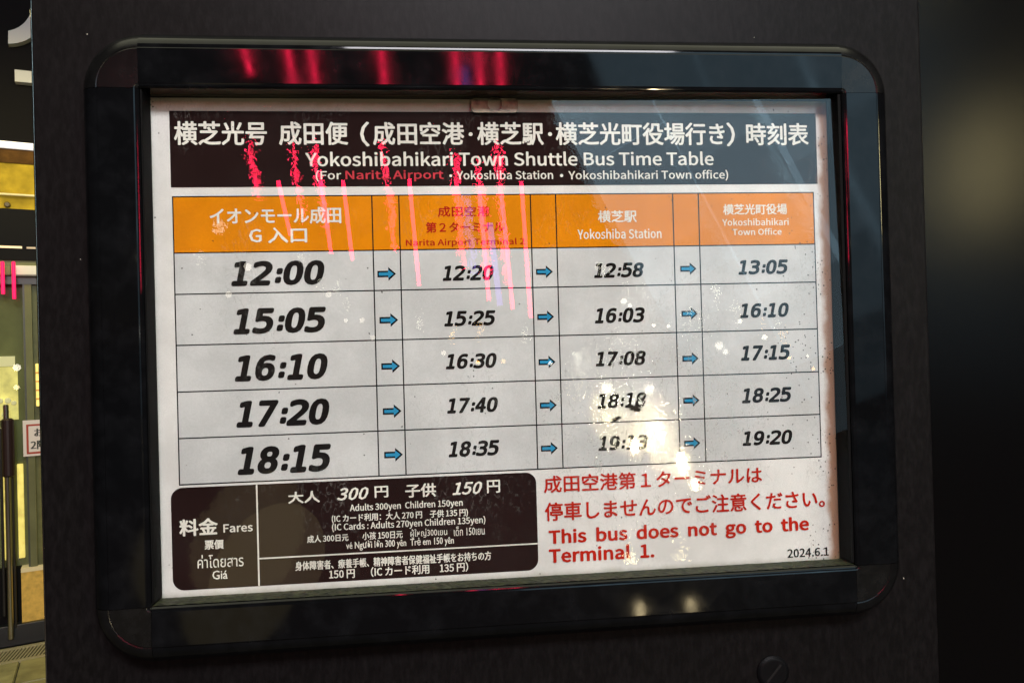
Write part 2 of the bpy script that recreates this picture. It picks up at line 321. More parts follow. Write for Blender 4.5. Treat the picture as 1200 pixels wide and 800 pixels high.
def pillar_mat():
    m, t, p = nodes('pillar_paint')
    N, K = t.nodes.new, t.links.new
    geo = N('ShaderNodeNewGeometry')
    mp = N('ShaderNodeMapping'); mp.inputs['Scale'].default_value = (1, 1, .35); K(geo.outputs['Position'], mp.inputs[0])
    n = N('ShaderNodeTexNoise'); n.inputs['Scale'].default_value = 260; n.inputs['Detail'].default_value = 6; n.inputs['Roughness'].default_value = .7; K(mp.outputs[0], n.inputs['Vector'])
    r = N('ShaderNodeMapRange'); r.inputs[1].default_value = .42; r.inputs[2].default_value = .72; r.inputs[3].default_value = .85; r.inputs[4].default_value = 1.75; K(n.outputs[0], r.inputs[0])
    mx = N('ShaderNodeMix'); mx.data_type = 'RGBA'; mx.blend_type = 'MULTIPLY'; mx.inputs[0].default_value = 1; mx.inputs[6].default_value = (.0056, .0050, .0051, 1)
    K(r.outputs[0], mx.inputs[7]); K(mx.outputs[2], p.inputs['Base Color'])
    p.inputs['Roughness'].default_value = .40; p.inputs['Specular IOR Level'].default_value = .06
    b = N('ShaderNodeBump'); b.inputs['Distance'].default_value = .00012; K(n.outputs[0], b.inputs['Height']); K(b.outputs[0], p.inputs['Normal'])
    return m
PILLAR = pillar_mat()

# ------------------------------------------------------------------ object helpers
def link(o, parent=None):
    COL.objects.link(o)
    if parent: o.parent = parent
    return o
def tag(o, label=None, cat=None, group=None, kind=None):
    for k, v in (('label', label), ('category', cat), ('group', group), ('kind', kind)):
        if v: o[k] = v
    return o
def thing(name, label, cat, loc=(0, 0, 0), rz=0, group=None):
    o = bpy.data.objects.new(name, None); o.location = loc; o.rotation_euler = (0, 0, rz)
    o.empty_display_size = .05
    return tag(link(o), label, cat, group)
def mesh(name, verts, faces, mat, parent=None, smooth=False, mats=None, fm=None):
    me = bpy.data.meshes.new(name); me.from_pydata([tuple(v) for v in verts], [], faces)
    for m in (mats or [mat]): me.materials.append(m)
    if fm: me.polygons.foreach_set('material_index', fm)
    if smooth:
        me.polygons.foreach_set('use_smooth', [True] * len(me.polygons))
    me.update()
    return link(bpy.data.objects.new(name, me), parent)
def box(name, x0, x1, y0, y1, z0, z1, mat, parent=None, bevel=0., seg=2):
    v = [(x, y, z) for x in (x0, x1) for y in (y0, y1) for z in (z0, z1)]
    f = [(0, 1, 3, 2), (4, 6, 7, 5), (0, 4, 5, 1), (2, 3, 7, 6), (0, 2, 6, 4), (1, 5, 7, 3)]
    o = mesh(name, v, f, mat, parent)
    if bevel:
        b = o.modifiers.new('bevel', 'BEVEL'); b.width = bevel; b.segments = seg; b.limit_method = 'NONE'
        for p in o.data.polygons: p.use_smooth = True
        w = o.modifiers.new('wn', 'WEIGHTED_NORMAL'); w.keep_sharp = True
    return o
def quad(name, x0, x1, z0, z1, y, mat, parent=None):
    return mesh(name, [(x0, y, z0), (x1, y, z0), (x1, y, z1), (x0, y, z1)], [(0, 1, 2, 3)], mat, parent)
def flat(name, loops, y, mat, parent=None, thick=0.):
    """a flat shape in the XZ plane from closed outlines (later outlines are holes), through a filled curve"""
    c = bpy.data.curves.new(name, 'CURVE'); c.dimensions = '2D'; c.fill_mode = 'BOTH'; c.extrude = thick / 2
    for lp in loops:
        s = c.splines.new('POLY'); s.points.add(len(lp) - 1); s.use_cyclic_u = True
        for i, (x, z) in enumerate(lp): s.points[i].co = (x, z, 0, 1)
    tmp = bpy.data.objects.new('tmp', c); COL.objects.link(tmp)
    bpy.context.view_layer.update()
    me = bpy.data.meshes.new_from_object(tmp.evaluated_get(bpy.context.evaluated_depsgraph_get()))
    bpy.data.objects.remove(tmp); bpy.data.curves.remove(c)
    for v in me.vertices: v.co = (v.co.x, y - v.co.z, v.co.y)
    me.materials.clear(); me.materials.append(mat); me.name = name
    return link(bpy.data.objects.new(name, me), parent)
def rrect(x0, x1, z0, z1, r, n=6):
    out = []
    for cx, cz, a in ((x1 - r, z1 - r, 0), (x0 + r, z1 - r, 90), (x0 + r, z0 + r, 180), (x1 - r, z0 + r, 270)):
        for k in range(n + 1):
            t = R(a + 90 * k / n); out.append((cx + r * math.cos(t), cz + r * math.sin(t)))
    return out
def circle(cx, cz, r, n=28):
    return [(cx + r * math.cos(2 * math.pi * k / n), cz + r * math.sin(2 * math.pi * k / n)) for k in range(n)]
def tube(name, p0, p1, r, mat, parent=None, n=16, caps=True):
    p0, p1 = Vector(p0), Vector(p1); z = (p1 - p0).normalized()
    x = z.orthogonal().normalized(); y = z.cross(x); v = []; f = []
    rings = [(0, r * .6), (.04 * 0 + r * .4, r), (-1, r), (-2, r * .6)]
    L = (p1 - p0).length
    for d, rr in ((0, r * .7), (r * .3, r), (L - r * .3, r), (L, r * .7)):
        for k in range(n):
            a = 2 * math.pi * k / n; v.append(p0 + z * d + (x * math.cos(a) + y * math.sin(a)) * rr)
    for i in range(3):
        for k in range(n):
            f.append((i * n + k, i * n + (k + 1) % n, (i + 1) * n + (k + 1) % n, (i + 1) * n + k))
    f.append(tuple(range(n - 1, -1, -1))); f.append(tuple(range(3 * n, 4 * n)))
    return mesh(name, v, f, mat, parent, smooth=False)

# ------------------------------------------------------------------ ground
GZ = -1.45
ground = mesh('ground', [(-40, -40, GZ - .03), (40, -40, GZ - .03), (40, 40, GZ - .03), (-40, 40, GZ - .03)], [(0, 1, 2, 3)],
              plain('asphalt', (.05, .05, .048), .85, bump=.004, bscale=60, var=.3), None)
tag(ground, kind='structure')

# ------------------------------------------------------------------ the pillar
pil = thing('sign_pillar', 'wide dark painted metal pillar that carries the framed timetable case', 'pillar', (0, .005, GZ))
H0 = -GZ
body = box('pillar_body', -.3925, .3945, 0, .14, 0, H0 + .85, PILLAR, pil, bevel=.0022, seg=3)
glint_steel = plain('highlight_steel', (.85, .82, .72), .12, metal=1.0)
for ex in (-.3926,):
    tube('edge_glint', (ex, .0022, 0), (ex, .0022, H0 + .845), .0010, glint_steel, pil, n=12)  # thin rod added to draw the bright highlight along the pillar's edge
cap = plain('cap_plastic', (.003, .003, .0035), .5, spec=.1, var=.3)
cv = []; cf = []
px_, pz_ = .2325, H0 - .3085
n = 32
for d, rr in ((0, .0150), (-.0012, .0150), (-.0026, .0132), (-.0030, .0120)):
    for k in range(n):
        a = 2 * math.pi * k / n; cv.append((px_ + rr * math.cos(a), d, pz_ + rr * math.sin(a)))
for i in range(3):
    for k in range(n): cf.append((i * n + k, (i + 1) * n + k, (i + 1) * n + (k + 1) % n, i * n + (k + 1) % n))
cf.append(tuple(range(3 * n, 4 * n)))
plug = mesh('screw_cap', cv, cf, cap, pil)
sl = [(px_ + a * math.cos(R(48)) - b * math.sin(R(48)), pz_ + a * math.sin(R(48)) + b * math.cos(R(48))) for a, b in ((-.010, -.0011), (.010, -.0011), (.010, .0011), (-.010, .0011))]
# small chips in the paint
random.seed(5)
chipm = plain('bare_metal_chip', (.45, .42, .34), .5)
for cx_, cz_, w_, h_ in ((-.3478, .2643, .0011, .0013), (-.3504, -.0933, .0012, .0052), (-.3511, -.1043, .0007, .0030), (.3615, -.2308, .0012, .0020), (-.3575, .0762, .0008, .0008), (.2325, .2700, .0008, .0008)):
    flat('paint_chip', [[(cx_ + w_ * .5 * math.cos(a) * random.uniform(.6, 1.1), H0 + cz_ + h_ * .5 * math.sin(a) * random.uniform(.6, 1.1)) for a in [2 * math.pi * k / 7 for k in range(7)]]], -.0003, chipm, pil)
flat('slot', [sl], -.0032, plain('slot_grey', (.012, .011, .011), .6, spec=.1), plug)

# ------------------------------------------------------------------ the wall of the next building, right of the pillar
wallm, wt, wp = nodes('dark_cladding')
wp.inputs['Base Color'].default_value = (.0025, .0022, .0022, 1); wp.inputs['Roughness'].default_value = .2; wp.inputs['Specular IOR Level'].default_value = .085
wg = wt.nodes.new('ShaderNodeNewGeometry'); wno = wt.nodes.new('ShaderNodeTexNoise'); wno.inputs['Scale'].default_value = 700; wno.inputs['Detail'].default_value = 2
wt.links.new(wg.outputs['Position'], wno.inputs['Vector'])
wb = wt.nodes.new('ShaderNodeBump'); wb.inputs['Distance'].default_value = .000012; wt.links.new(wno.outputs[0], wb.inputs['Height']); wt.links.new(wb.outputs[0], wp.inputs['Normal'])
wl = thing('clad_wall', 'dark satin metal wall to the right behind the pillar, catching a soft yellow glow', 'wall', (0, .12, GZ))
box('wall_panel', .3975, 1.25, 0, .12, 0, 3.4, wallm, wl, bevel=.002)
box('wall_panel', 1.254, 2.1, 0, .12, 0, 3.4, wallm, wl, bevel=.002)

# ------------------------------------------------------------------ display case: rails, corners, back, pane
X0, X1, Z0, Z1, RW = -.2975, .2995, -.2078, .2105, .0497
YB = .005
case = thing('display_case', 'black framed notice case with rounded corners and a clear pane, fixed to the dark pillar', 'display case', (0, YB, 0))
# profile: (distance outward from the opening, depth y in the world)
PROF = [(0, .0046), (0, -.0215), (.0012, -.0226), (.0020, -.0228), (.0030, -.0226), (.0040, -.0230), (.0312, -.0252), (.0318, -.0250), (.0323, -.0242), (.0331, -.0242)] + [(.0331 + .0166 * math.sin(R(a)), -.0242 * math.cos(R(a))) for a in range(9, 91, 9)] + [(.0497, .0048)]
PROF_TOP = list(PROF)
PROF = [(s, y + (.0013 * (s - .004) / .0278 if .0035 < s < .0321 else (.0013 if s > .0321 else 0))) for s, y in PROF]
PROF[-1] = (.0497, .0048)
def rail(kind, a, b):
    v = []; f = []
    PROF = PROF_TOP if kind == 'top' else globals()['PROF']
    for t in (a, b):
        for s, y in PROF:
            if kind == 'top': v.append((t, y - YB, Z1 + s))
            if kind == 'bottom': v.append((t, y - YB, Z0 - s))
            if kind == 'left': v.append((X0 - s, y - YB, t))
            if kind == 'right': v.append((X1 + s, y - YB, t))
    n = len(PROF)
    flip = kind in ('bottom', 'right')
    for i in range(n - 1):
        q = (i, i + 1, n + i + 1, n + i)
        f.append(q if not flip else q[::-1])
    f.append(tuple(range(n)) if flip else tuple(range(n - 1, -1, -1)))
    f.append(tuple(range(2 * n - 1, n - 1, -1)) if flip else tuple(range(n, 2 * n)))
    o = mesh('frame_rail', v, f, RAIL, case)
    for p in o.data.polygons: p.use_smooth = len(p.vertices) == 4
    o.data.set_sharp_from_angle(angle=R(13))
    return o
g = .0004
rail('top', X0 + g, X1 - g); rail('bottom', X0 + g, X1 - g); rail('left', Z0 + g, Z1 - g); rail('right', Z0 + g, Z1 - g)
def corner(cx, cz, a0):
    v = []; f = []; n = len(PROF); m = 14
    PR = [(s, y + (.0003 if 2 < i < 9 else 0)) for i, (s, y) in enumerate(PROF)]
    for k in range(m + 1):
        t = R(a0 + 90 * k / m)
        for s, y in PR: v.append((cx + s * math.cos(t), y - YB, cz + s * math.sin(t)))
    for k in range(m):
        for i in range(n - 1):
            f.append((k * n + i, (k + 1) * n + i, (k + 1) * n + i + 1, k * n + i + 1))
    o = mesh('frame_corner', v, f, CORNER, case, smooth=True)
    o.data.validate(); o.data.set_sharp_from_angle(angle=R(13))
    return o
corner(X1, Z1, 0); corner(X0, Z1, 90); corner(X0, Z0, 180); corner(X1, Z0, 270)
box('back_board', X0 - .012, X1 + .012, .0015 - YB, .0048 - YB, Z0 - .012, Z1 + .012, BACK, case)
# black rubber seal round the opening, tight against the paper
for a in ((X0 + .0001, X0 + .0016, Z0 + .0022, Z1 - .0002), (X1 - .0030, X1 - .0001, Z0 + .0022, Z1 - .0002)):
    box('seal_strip', a[0], a[1], -.0205 - YB, -.0018 - YB, a[2], a[3], GASKET, case, bevel=.0005)
# mossy, dusty channel along the bottom of the opening
sv = []; sf = []
nx, ny = 300, 5
random.seed(3)
for i in range(nx + 1):
    for j in range(ny + 1):
        x = X0 + .0005 + (X1 - X0 - .001) * i / nx
        y = -.0020 - .0185 * j / ny
        hgt = .0004 + random.random() * .0004
        sv.append((x, y - YB, Z0 + hgt))
for i in range(nx):
    for j in range(ny):
        a = i * (ny + 1) + j
        sf.append((a, a + 1, a + ny + 2, a + ny + 1))
mesh('bottom_channel', sv, sf, SILL, case)['label'] = 'green and yellow grime lying in the bottom channel'
# the clear pane, leaning back at the top
pane = box('clear_pane', -.2965, .2960, -.0012, .0012, -.2050, .2095, PANE, case)
pane.location = (0, -.0130 - YB, 0)
pn = Vector((-.017, -1, .024)).normalized()
pane.rotation_mode = 'QUATERNION'
pane.rotation_quaternion = Vector((0, -1, 0)).rotation_difference(pn)
# yellowed hanging tab with a round hole at the top centre
tab = flat('hanging_tab', [rrect(-.0285, .0125, .1976, .2100, .0035, 5), circle(-.0078, .2052, .0062)], -.0030 - YB, TAB, case, thick=.0012)
tab['label'] = 'yellowed plastic tab with a round hole'

# ------------------------------------------------------------------ the printed timetable
poster = thing('timetable_poster', 'white shuttle bus timetable with orange headings and bold times behind the pane', 'poster', (0, 0, 0))
box('sheet', -.2970, .2970, 0, .0008, -.2098, .2100, INK['white'], poster)
def mm(*a): return [q / 1000. for q in a]
x0, x1, z0, z1 = mm(-281.7, 286.5, 134.6, 198.9)
header = quad('header_band', x0, x1, z0, z1, -.0003, INK['brown'], poster)
TEXTS = [
    ('横芝光号', 'c', 'cream', -278.2, 169.9, -202.3, 190.1, 0, 0.45, 'header'),
    ('成田便', 'c', 'cream', -192.4, 169.9, -134.5, 190.0, 0, 0.45, 'header'),
    ('（', 'c', 'cream', -124.4, 168.8, -116.5, 190.1, 0, 0.4, 'header'),
    ('成田空港', 'c', 'cream', -113.6, 169.9, -35.0, 189.9, 0, 0.45, 'header'),
    ('・', 'c', 'cream', -31.3, 177.7, -27.6, 181.4, 0, 0.4, 'header'),
    ('横芝駅', 'c', 'cream', -23.8, 169.9, 34.8, 190.1, 0, 0.45, 'header'),
    ('・', 'c', 'cream', 38.6, 177.8, 42.4, 181.5, 0, 0.4, 'header'),
    ('横芝光町役場行き', 'c', 'cream', 45.5, 169.8, 199.8, 190.1, 0, 0.45, 'header'),
    ('）', 'c', 'cream', 201.4, 168.7, 209.4, 190.3, 0, 0.4, 'header'),
    ('時刻表', 'c', 'cream', 219.8, 169.6, 278.9, 190.0, 0, 0.45, 'header'),
    ('Yokoshibahikari Town Shuttle Bus Time Table', 'c', 'cream', -170.9, 151.7, 188.8, 164.2, 0, 0.32, 'header'),
    ('(For', 'c', 'cream', -162.7, 138.8, -141.2, 148.5, 0, 0.17, 'header'),
    ('Narita Airport', 'c', 'pinkred', -137.6, 138.5, -53.8, 148.3, 0, 0.19, 'header'),
    ('・', 'c', 'cream', -49.0, 142.0, -46.4, 144.6, 0, 0.17, 'header'),
    ('Yokoshiba Station', 'c', 'cream', -42.6, 139.9, 42.2, 147.8, 0, 0.17, 'header'),
    ('・', 'c', 'cream', 48.3, 141.6, 51.3, 144.6, 0, 0.17, 'header'),
    ('Yokoshibahikari Town office)', 'c', 'cream', 55.9, 137.8, 201.9, 147.7, 0, 0.17, 'header'),
    ('イオンモール成田', 'c', 'cream', -250.8, 102.9, -142.1, 117.2, 0, 0.35, 'h0'),
    ('G 入口', 'c', 'cream', -219.1, 86.7, -171.1, 100.0, 0, 0.35, 'h0'),
    ('成田空港', 'c', 'red', -59.8, 107.6, -14.5, 116.9, 0, 0.22, 'h2'),
    ('第２ターミナル', 'c', 'red', -70.4, 93.9, -2.1, 103.2, 0, 0.25, 'h2'),
    ('Narita Airport Terminal 2', 'c', 'red', -87.9, 81.3, 15.6, 88.7, 0, 0.18, 'h2'),
    ('横芝駅', 'c', 'cream', 81.3, 101.2, 116.5, 111.9, 0, 0.25, 'h4'),
    ('Yokoshiba Station', 'c', 'cream', 62.6, 86.6, 138.7, 95.7, 0, 0.17, 'h4'),
    ('横芝光町役場', 'c', 'cream', 196.2, 106.9, 256.5, 116.7, 0, 0.22, 'h6'),
    ('Yokoshibahikari', 'c', 'cream', 195.1, 97.0, 257.6, 103.6, 0, 0.14, 'h6'),
    ('Town Office', 'c', 'cream', 204.4, 88.4, 250.7, 94.6, 0, 0.14, 'h6'),
    ('料金', 'c', 'white', -281.6, -157.2, -250.5, -142.9, 0, 0.45, 'f0'),
    ('Fares', 'c', 'white', -246.0, -155.8, -222.0, -148.8, 0, 0.2, 'f0'),
    ('票價', 'c', 'white', -261.5, -169.2, -246.0, -161.3, 0, 0.2, 'f0'),
    ('ค่าโดยสาร', 'b', 'white', -267.6, -184.6, -230.2, -173.5, 0, 0.04, 'f0'),
    ('Giá', 's', 'white', -255.9, -194.5, -243.5, -187.1, 0, 0.12, 'f0'),
    ('大人', 'c', 'white', -192.4, -134.2, -166.0, -124.1, 0, 0.3, 'f1'),
    ('300', 'I', 'white', -151.7, -133.5, -125.1, -122.8, 0.28, 0.38, 'f1'),
    ('円', 'c', 'white', -120.0, -132.6, -108.4, -122.7, 0, 0.25, 'f1'),
    ('子供', 'c', 'white', -94.0, -133.8, -67.6, -122.0, 0, 0.3, 'f1'),
    ('150', 'I', 'white', -53.6, -133.4, -27.7, -122.4, 0.28, 0.38, 'f1'),
    ('円', 'c', 'white', -23.5, -133.0, -12.0, -121.9, 0, 0.25, 'f1'),
    ('Adults 300yen  Children 150yen', 'c', 'white', -141.2, -144.6, -44.9, -136.9, 0, 0.12, 'f1'),
    ('(IC カード利用：大人 270 円\u3000子供 135 円)', 'c', 'white', -156.6, -152.7, -40.6, -145.4, 0, 0.13, 'f1'),
    ('(IC Cards : Adults 270yen Children 135yen)', 'c', 'white', -156.6, -160.4, -25.6, -152.5, 0, 0.12, 'f1'),
    ('成人 300日元', 'c', 'white', -177.5, -168.2, -143.0, -161.8, 0, 0.12, 'f1'),
    ('小孩 150日元', 'c', 'white', -131.3, -168.1, -97.1, -161.3, 0, 0.12, 'f1'),
    ('ผู้ใหญ่300เยน', 'b', 'white', -90.5, -169.3, -59.0, -160.9, 0, 0.02, 'f1'),
    ('เด็ก 150เยน', 'b', 'white', -53.2, -168.7, -26.6, -160.6, 0, 0.02, 'f1'),
    ('vé Người lớn 300 yên  Trẻ em 150 yên', 's', 'white', -145.1, -176.9, -53.4, -168.5, 0, 0.08, 'f1'),
    ('身体障害者、療養手帳、精神障害者保健福祉手帳をお持ちの方', 'c', 'white', -187.9, -191.2, -21.4, -183.2, 0, 0.14, 'f2'),
    ('150 円\u3000（IC カード利用\u3000135 円）', 'c', 'white', -160.0, -199.9, -41.6, -191.5, 0, 0.15, 'f2'),
    ('成田空港第１ターミナルは', 'c', 'red', 26.4, -135.5, 225.6, -120.3, 0, 0.32, 'notice'),
    ('停車しませんのでご注意ください。', 'c', 'red', 26.6, -160.1, 284.3, -143.7, 0, 0.34, 'notice'),
    ('This  bus  does  not  go  to  the', 'c', 'red', 29.5, -183.7, 268.5, -167.4, 0, 0.42, 'notice'),
    ('Terminal  1.', 'c', 'red', 29.2, -196.9, 124.0, -183.8, 0, 0.42, 'notice'),
    ('2024.6.1', 'c', 'ink', 247.3, -204.2, 286.6, -196.3, 0, 0.2, 'notice'),
    ('12:00', 'd', 'ink', -237.0, 50.9, -155.5, 71.9, 0.25, 0.75, 'c0_0'),
    ('15:05', 'd', 'ink', -236.2, 10.2, -155.1, 32.0, 0.25, 0.75, 'c0_1'),
    ('16:10', 'd', 'ink', -236.0, -29.6, -154.7, -7.5, 0.25, 0.75, 'c0_2'),
    ('17:20', 'd', 'ink', -235.7, -68.3, -154.2, -45.9, 0.25, 0.75, 'c0_3'),
    ('18:15', 'd', 'ink', -235.6, -108.1, -153.8, -84.7, 0.25, 0.75, 'c0_4'),
    ('12:20', 'd', 'ink', -58.4, 52.1, -11.4, 65.3, 0.25, 0.42, 'c2_0'),
    ('15:25', 'd', 'ink', -58.1, 12.6, -11.0, 25.8, 0.25, 0.42, 'c2_1'),
    ('16:30', 'd', 'ink', -57.7, -24.5, -10.9, -11.3, 0.25, 0.42, 'c2_2'),
    ('17:40', 'd', 'ink', -57.6, -62.8, -10.8, -49.6, 0.25, 0.42, 'c2_3'),
    ('18:35', 'd', 'ink', -57.3, -100.6, -10.6, -87.1, 0.25, 0.42, 'c2_4'),
    ('12:58', 'd', 'ink', 75.0, 52.2, 122.6, 65.4, 0.25, 0.42, 'c4_0'),
    ('16:03', 'd', 'ink', 74.6, 12.0, 122.5, 25.5, 0.25, 0.42, 'c4_1'),
    ('17:08', 'd', 'ink', 74.3, -26.0, 122.2, -13.0, 0.25, 0.42, 'c4_2'),
    ('18:18', 'd', 'ink', 74.8, -63.5, 121.7, -49.9, 0.25, 0.42, 'c4_3'),
    ('19:13', 'd', 'ink', 74.5, -100.6, 122.0, -87.4, 0.25, 0.42, 'c4_4'),
    ('13:05', 'd', 'ink', 207.4, 52.8, 256.8, 65.9, 0.25, 0.42, 'c6_0'),
    ('16:10', 'd', 'ink', 207.8, 13.7, 256.4, 26.8, 0.25, 0.42, 'c6_1'),
    ('17:15', 'd', 'ink', 207.5, -24.8, 256.5, -11.3, 0.25, 0.42, 'c6_2'),
    ('18:25', 'd', 'ink', 207.3, -63.1, 256.6, -49.7, 0.25, 0.42, 'c6_3'),
    ('19:20', 'd', 'ink', 206.7, -101.4, 256.2, -88.3, 0.25, 0.42, 'c6_4'),
]
COLS = [-280.6, -115.9, -92.9, 21.5, 43.9, 149.9, 173.6, 282.1]
ROWS = [126.7, 79.5, 44.9, 2.2, -36.8, -75.6, -114.2]
ARROWS = [[(-104.9, 59.0), (-104.1, 19.3), (-103.6, -20.4), (-103.3, -59.0), (-103.1, -96.4)], [(32.2, 58.5), (32.2, 18.9), (32.3, -20.7), (32.4, -58.7), (32.3, -96.4)], [(162.5, 59.0), (162.5, 18.8), (162.1, -21.4), (161.8, -58.9), (161.5, -97.1)]]

parents = {'header': header}
table = quad('table_rule', *mm(COLS[0] - .55, COLS[-1] + .55, ROWS[-1] - .55, ROWS[0] + .55), -.0002, INK['rule'], poster)
LWD = .55
for i in range(7):
    for j in range(6):
        a = mm(COLS[i] + LWD, COLS[i + 1] - LWD, ROWS[j + 1] + LWD, ROWS[j] - LWD)
        hd = j == 0
        c = quad('heading_cell' if hd else 'timetable_cell', *a, -.0004, INK['orange' if hd else 'cell'], poster)
        parents['h%d' % i if hd else 'c%d_%d' % (i, j - 1)] = c
# fares box
fx0, fx1, fz0, fz1 = mm(-287.9, 19.8, -202.2, -116.7)
fares = flat('fares_box', [rrect(fx0, fx1, fz0, fz1, .0095, 8)], -.0003, INK['brown'], poster)
quad('divider_line', -.2187, -.2174, fz0 + .0002, fz1 - .0002, -.0005, INK['cream'], fares)
quad('divider_line', -.2174, fx1 - .0002, -.1797, -.1785, -.0005, INK['cream'], fares)
for k in ('f0', 'f1', 'f2'): parents[k] = fares
parents['notice'] = poster
# arrows
def arrow_pts(cx, cz, w, h, t, hd):
    return [(cx - w / 2, cz - t / 2), (cx + w / 2 - hd, cz - t / 2), (cx + w / 2 - hd, cz - h / 2), (cx + w / 2, cz), (cx + w / 2 - hd, cz + h / 2), (cx + w / 2 - hd, cz + t / 2), (cx - w / 2, cz + t / 2)]
for q, colm in enumerate(ARROWS):
    for j, (ax, az) in enumerate(colm):
        ax /= 1000; az /= 1000
        cell = parents['c%d_%d' % (q * 2 + 1, j)]
        s = 1.0 if q else 1.06
        P = arrow_pts(ax, az, .0150 * s, .0112 * s, .0052 * s, .0062 * s)
        Q = arrow_pts(ax - .0004, az, .0118 * s, .0070 * s, .0025 * s, .0043 * s)
        y1, y2 = -.00055, -.00065
        v = [(x, y1, z) for x, z in P] + [(x, y2, z) for x, z in Q]
        mesh('arrow', v, [(0, 1, 5, 6), (2, 3, 4), (1, 2, 4, 5), (7, 8, 12, 13), (9, 10, 11), (8, 9, 11, 12)], None, cell, mats=[INK['rule'], INK['bluefill']], fm=[0, 0, 0, 1, 1, 1])
# lettering: outlines set as type, then fixed as flat ink at their place and size
FD = bpy.utils.system_resource('DATAFILES', path='fonts')
def font(fn):
    try: return bpy.data.fonts.load(os.path.join(FD, fn))
    except Exception: return None
FONTS = dict(i=font('Inter.woff2'), c=font('Noto Sans CJK Regular.woff2'), d=font('DejaVuSansMono.woff2'), b=None, s=None)
FONTS['I'] = FONTS['c']
def clock_mesh(s, me):
    """digits set one by one on a wide upright body, then slanted"""
    def place_digit(q, g):
        vs = [v.co.copy() for v in g.vertices]
        a0 = min(v.x for v in vs); a1 = max(v.x for v in vs)
        z0_ = min(v.y for v in vs); z1_ = max(v.y for v in vs)
        GL[q[0]] = ([((v.x - a0) / (a1 - a0), (v.y - z0_) / (z1_ - z0_)) for v in vs], [tuple(p.vertices) for p in g.polygons])
        bpy.data.meshes.remove(g)
    return place_digit
GL = {}
def place_clock(s):
    txt, f, ink, tx0, tz0, tx1, tz1, sh, bold, grp = s
    h = (tz1 - tz0) / 1000.; slant = .21 * h; b = h * (.062 if h > .016 else .056)
    Wd = (tx1 - tx0) / 1000. - slant - 2 * b
    adv = {':': .50}; units = sum(adv.get(c, 1.) for c in txt) - .20
    u = Wd / units; x = tx0 / 1000. + b
    V = []; Fc = []
    for k, a in enumerate([None] + [R(q) for q in range(0, 360, 30)]):
        dx, dz = (0, 0) if a is None else (b * math.cos(a), b * .9 * math.sin(a))
        px = x
        for c in txt:
            w = adv.get(c, 1.)
            gv, gf = GL[c]; b0 = len(V)
            gw = {'1': .62, ':': .14, '7': .76}.get(c, .80) * u
            gx = px + ({'1': .10, ':': .16}.get(c, .0)) * u
            zz0, zz1 = (.10, .66) if c == ':' else (0., 1.)
            for vx, vz in gv:
                z = (zz0 + vz * (zz1 - zz0)) * (h - 1.8 * b) + b * .9
                V.append((gx + vx * gw + dx + (z + dz) / h * slant, -.0006 - k * .00001, tz0 / 1000. + z + dz))
            Fc += [tuple(i + b0 for i in q) for q in gf]
            px += w * u
    mesh('lettering', V, Fc, INK[ink], parents[grp])
def type_mesh(specs, place):
    tmp = []
    for s in specs:
        c = bpy.data.curves.new('type', 'FONT')
        c.body = s[0].replace('0', 'O') if s[1] == 'd' and FONTS['d'] else s[0]
        f = FONTS.get(s[1])
        if f: c.font = f
        c.shear = s[7]; c.resolution_u = 2 if s[5] - s[3] < 200 else 3
        o = bpy.data.objects.new('type', c); COL.objects.link(o); tmp.append(o)
    bpy.context.view_layer.update()
    dg = bpy.context.evaluated_depsgraph_get()
    meshes = [bpy.data.meshes.new_from_object(o.evaluated_get(dg)) for o in tmp]
    for o in tmp:
        c = o.data; bpy.data.objects.remove(o); bpy.data.curves.remove(c)
    for s, me in zip(specs, meshes):
        place(s, me)
def place_poster(s, me):
    txt, f, ink, tx0, tz0, tx1, tz1, sh, bold, grp = s
    if ink == 'white': ink = 'cream'
    if ink == 'red' and grp == 'h2': ink = 'redhead'
    vs = [v.co.copy() for v in me.vertices]
    ax0 = min(v.x for v in vs); ax1 = max(v.x for v in vs); az0 = min(v.y for v in vs); az1 = max(v.y for v in vs)
    if grp in ('f1', 'f2') and bold < .2: bold *= 1.35
    if txt.startswith(('This', 'Terminal')): bold = .62
    tx0, tz0, tx1, tz1 = mm(tx0 + bold, tz0 + bold * .8, tx1 - bold, tz1 - bold * .8); bd = bold / 1000
    kx = (tx1 - tx0) / max(ax1 - ax0, 1e-6); kz = (tz1 - tz0) / max(az1 - az0, 1e-6)
    if txt in ('・',): kz = kx = min(kx, kz)
    faces = [tuple(p.vertices) for p in me.polygons]
    V = []; Fc = []
    ring = [(0, 0)] + [(bd * math.cos(a), .8 * bd * math.sin(a)) for a in [R(q) for q in (0, 45, 90, 135, 180, 225, 270, 315)]]
    if bold < .2: ring = [(0, 0), (bd, 0), (-bd, 0), (0, .7 * bd), (0, -.7 * bd)]
    y = -.0006
    for k, (dx, dz) in enumerate(ring):
        b0 = len(V)
        V += [(tx0 + (v.x - ax0) * kx + dx, y - k * .00001, tz0 + (v.y - az0) * kz + dz) for v in vs]
        Fc += [tuple(i + b0 for i in q) for q in faces]
    o = mesh('lettering', V, Fc, INK[ink], parents[grp])
    bpy.data.meshes.remove(me)
DIG = [(c, 'd', '', 0, 0, 0, 0, 0) for c in '0123456789:']
type_mesh(DIG, clock_mesh(None, None))
for s in TEXTS:
    if s[1] == 'd': place_clock(s)
type_mesh([s for s in TEXTS if s[1] != 'd'], place_poster)
# clear laminate film over the whole sheet, a little wavy
film = quad('laminate_film', -.2969, .2969, -.2097, .2099, -.0012, FILM, poster)
